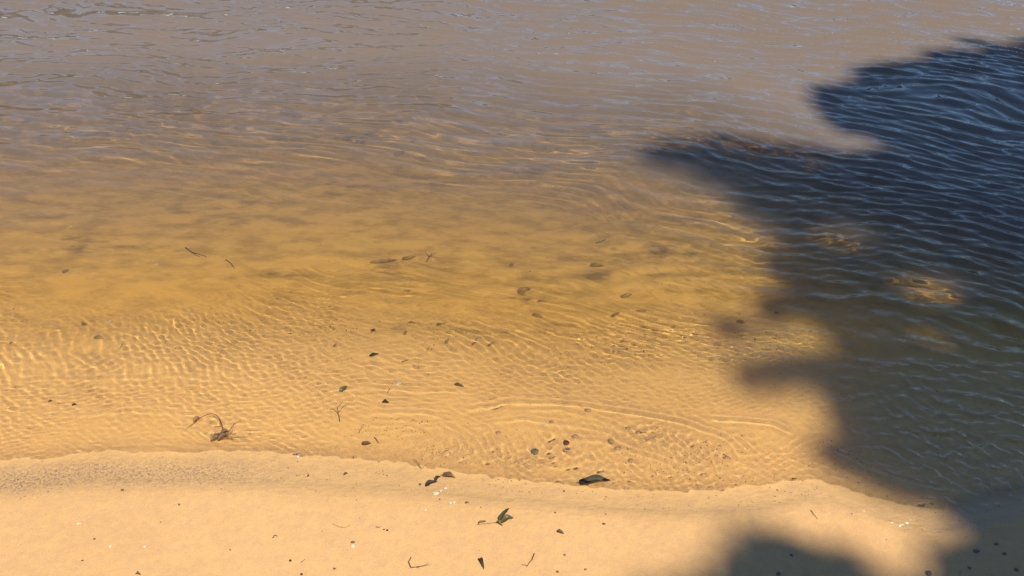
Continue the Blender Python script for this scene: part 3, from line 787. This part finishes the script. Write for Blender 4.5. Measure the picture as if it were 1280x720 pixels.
twig([(534, 440), (537, 432)], 'pale stick on the sandy shelf', mat=M['straw'], r=.0011)
twig([(680, 419), (683, 411)], 'pale stick on the shelf edge at the right', mat=M['straw'], r=.0011)
twig([(150, 436), (153, 430)], 'thin stick under the white shell', r=.001)
twig([(745, 304), (752, 302), (757, 300)], 'short dark twig in the deeper water right of centre', r=.002)
twig([(533, 328), (537, 322), (541, 316)], 'forked bit of twig beside the small shell in the deeper water', r=.0018, forks=[[(537, 322), (533, 318), (531, 314)], [(538, 321), (543, 318), (545, 316)]])
pebble(598, 424, 8, 5, M['pale'], 'round cream pebble on the sandy shelf')
pebble(708, 554, 8, 7, M['red'], 'dark red pebble in the swash'); pebble(669, 565, 10, 8, M['green'], 'grey green pebble at the edge of the swash, largest of the pebbles')
for px, py, w, h, lab in [(709, 563, 11, 7, 'pinkish pebble under the dark red pebble'), (764, 552, 9, 8, 'grey pebble in the swash, right of the dark red pebble'), (719, 546, 10, 5, 'flat pebble just above the dark red pebble'),
        (735, 513, 9, 5, 'flat dark pebble on the crest of the little wave'), (798, 541, 8, 4, 'small pebble in the ripples, upper right'), (785, 536, 8, 4, 'small dark pebble in the ripples, upper middle'),
        (772, 561, 9, 5, 'pebble just right of the grey pebble'), (788, 576, 7, 5, 'pebble nearest the large dark leaf'), (689, 528, 6, 3, 'small pebble between the two little waves'), (740, 571, 6, 4, 'tiny pebble in the swash right of the pinkish pebble'),
        (908, 572, 9, 4, 'flat pebble at the far right of the sunlit swash'), (623, 541, 7, 4, 'small flat pebble left in the swash')]:
    pebble(px, py, w, h, M['pale' if 'pink' in lab else 'stone'], lab, 'pebbles in the swash')
for px, py, w, h, a, lab in [(137, 402, 7, 4, .3, 'white shell under shallow water on the left, brightest there'), (127, 403, 4, 3, 1.3, 'white chip left of the brightest shell'), (88, 284, 7, 3, .5, 'white sliver of shell far left in the deeper water'),
        (97, 277, 3, 3, 1, 'tiny white chip above the white sliver'), (84, 342, 6, 3, .3, 'pale shell beside the dark leaf on the left'), (195, 331, 8, 3, .4, 'pale flat shell in the deeper water on the left'),
        (250, 411, 7, 4, .8, 'cream shell on the sand left of centre'), (532, 322, 4, 3, .8, 'small white shell by the forked bit of twig'), (541, 324, 6, 4, .2, 'cream shell under the forked bit of twig'),
        (658, 270, 3, 3, .5, 'tiny white shell far out, right of centre'), (700, 288, 4, 2.5, .9, 'tiny pale shell under water, right of its white neighbour'), (739, 318, 3.5, 3, .2, 'tiny yellow white shell above the brown leaf'),
        (404, 305, 4, 3, .2, 'tiny pale shell in the deeper water, centre left'), (269, 312, 3, 3, .2, 'tiny pale shell right of the dark slender twig'), (497, 480, 11, 6, .3, 'pale open shell half buried on the shelf'),
        (577, 490, 5, 3, .3, 'white chip below the pale brown leaf'), (372, 569, 6, 5, .7, 'pale shell at the inner edge of the swash'), (838, 357, 3, 3, .2, 'tiny white shell near the rim of the shade'), (680, 532, 7, 5, .9, 'white shell in the swash above the dark red pebble')]:
    shell(px, py, w, h, a, lab)

# ------------------------------------------------------------------ loose grit and crumbs nobody could count
def crumbs(name, spots, mat, kind_seed, lo, hi):
    rs = np.random.RandomState(kind_seed)
    oct_v = np.array([(1, 0, 0), (-1, 0, 0), (0, 1, 0), (0, -1, 0), (0, 0, 1), (0, 0, -1)], float)
    oct_f = np.array([(0, 2, 4), (2, 1, 4), (1, 3, 4), (3, 0, 4), (2, 0, 5), (1, 2, 5), (3, 1, 5), (0, 3, 5)])
    n = len(spots); x, y = spots[:, 0], spots[:, 1]; z = bed(x, y)
    sc = rs.uniform(lo, hi, (n, 1)) ** 1.0 * rs.uniform(.5, 1.5, (n, 3)) * np.array([1.25, .8, .5])
    th = rs.uniform(0, 6.283, n); V = oct_v[None] * (1 + rs.uniform(-.3, .3, (n, 6, 1))) * sc[:, None]
    c, s_ = np.cos(th)[:, None], np.sin(th)[:, None]
    V = np.stack([V[..., 0] * c - V[..., 1] * s_ + x[:, None], V[..., 0] * s_ + V[..., 1] * c + y[:, None], V[..., 2] + z[:, None] + sc[:, 2:3] * .5], -1)
    F = (oct_f[None] + 6 * np.arange(n)[:, None, None]).reshape(-1, 3)
    me = bpy.data.meshes.new(name); me.vertices.add(n * 6); me.vertices.foreach_set('co', V.astype(np.float32).ravel())
    me.loops.add(len(F) * 3); me.loops.foreach_set('vertex_index', F.astype(np.int32).ravel())
    me.polygons.add(len(F)); me.polygons.foreach_set('loop_start', np.arange(len(F), dtype=np.int32) * 3); me.update(calc_edges=True)
    me.materials.append(mat)
    o = bpy.data.objects.new(name, me); scene.collection.objects.link(o); o['kind'] = 'stuff'; return o
def scatter(n, xr, tr, seed, keep):
    rs = np.random.RandomState(seed); x = rs.uniform(*xr, n); t = rs.uniform(*tr, n); k = rs.uniform(size=n) < keep(x, t); x, t = x[k], t[k]
    return np.stack([x, shore(x) + t], -1)
XL = ground(330, 590)[0]
crumbs('grit', np.vstack([
    scatter(9000, (-2.6, 1.9), (-.03, .14), 1, lambda x, t: np.exp(-((t - .045) / .04) ** 2) * (.12 + .88 * smooth(XL + .25, XL - .3, x)) * np.clip(.5 + N1.fbm(x * 6, t * 20, 2), .1, 1)),
    scatter(2600, (-.4, .9), (.02, .26), 2, lambda x, t: np.clip(.1 + N2.fbm(x * 6, t * 14, 2), 0, 1))]), M['grit'], 3, .0009, .0019)
crumbs('plant_crumbs', np.vstack([
    scatter(2200, (-2.4, 2.4), (.05, 1.6), 4, lambda x, t: np.clip(.25 + .9 * N3.fbm(x * 2.5, t * 6, 3), .04, 1) * smooth(1.6, .5, t) * .55),
    scatter(900, (-1.0, 1.2), (.50, .70), 5, lambda x, t: np.exp(-((t - .60) / .05) ** 2) * np.clip(.5 + N4.fbm(x * 6, t * 6, 2), .05, 1)),
    scatter(420, (-2.2, 2.2), (-.75, .0), 6, lambda x, t: .35 + 0 * x)]), M['chip'], 7, .0010, .0021)
crumbs('pale_crumbs', scatter(420, (-2.4, 2.4), (-.7, 1.3), 9, lambda x, t: .5 + 0 * x), M['shell'], 9, .0007, .0014)

for o in scene.objects:
    if o.type == 'MESH' and o.name.split('.')[0] not in ('crown', 'trunk', 'limbs', 'water'): o.cycles.is_caustics_receiver = True
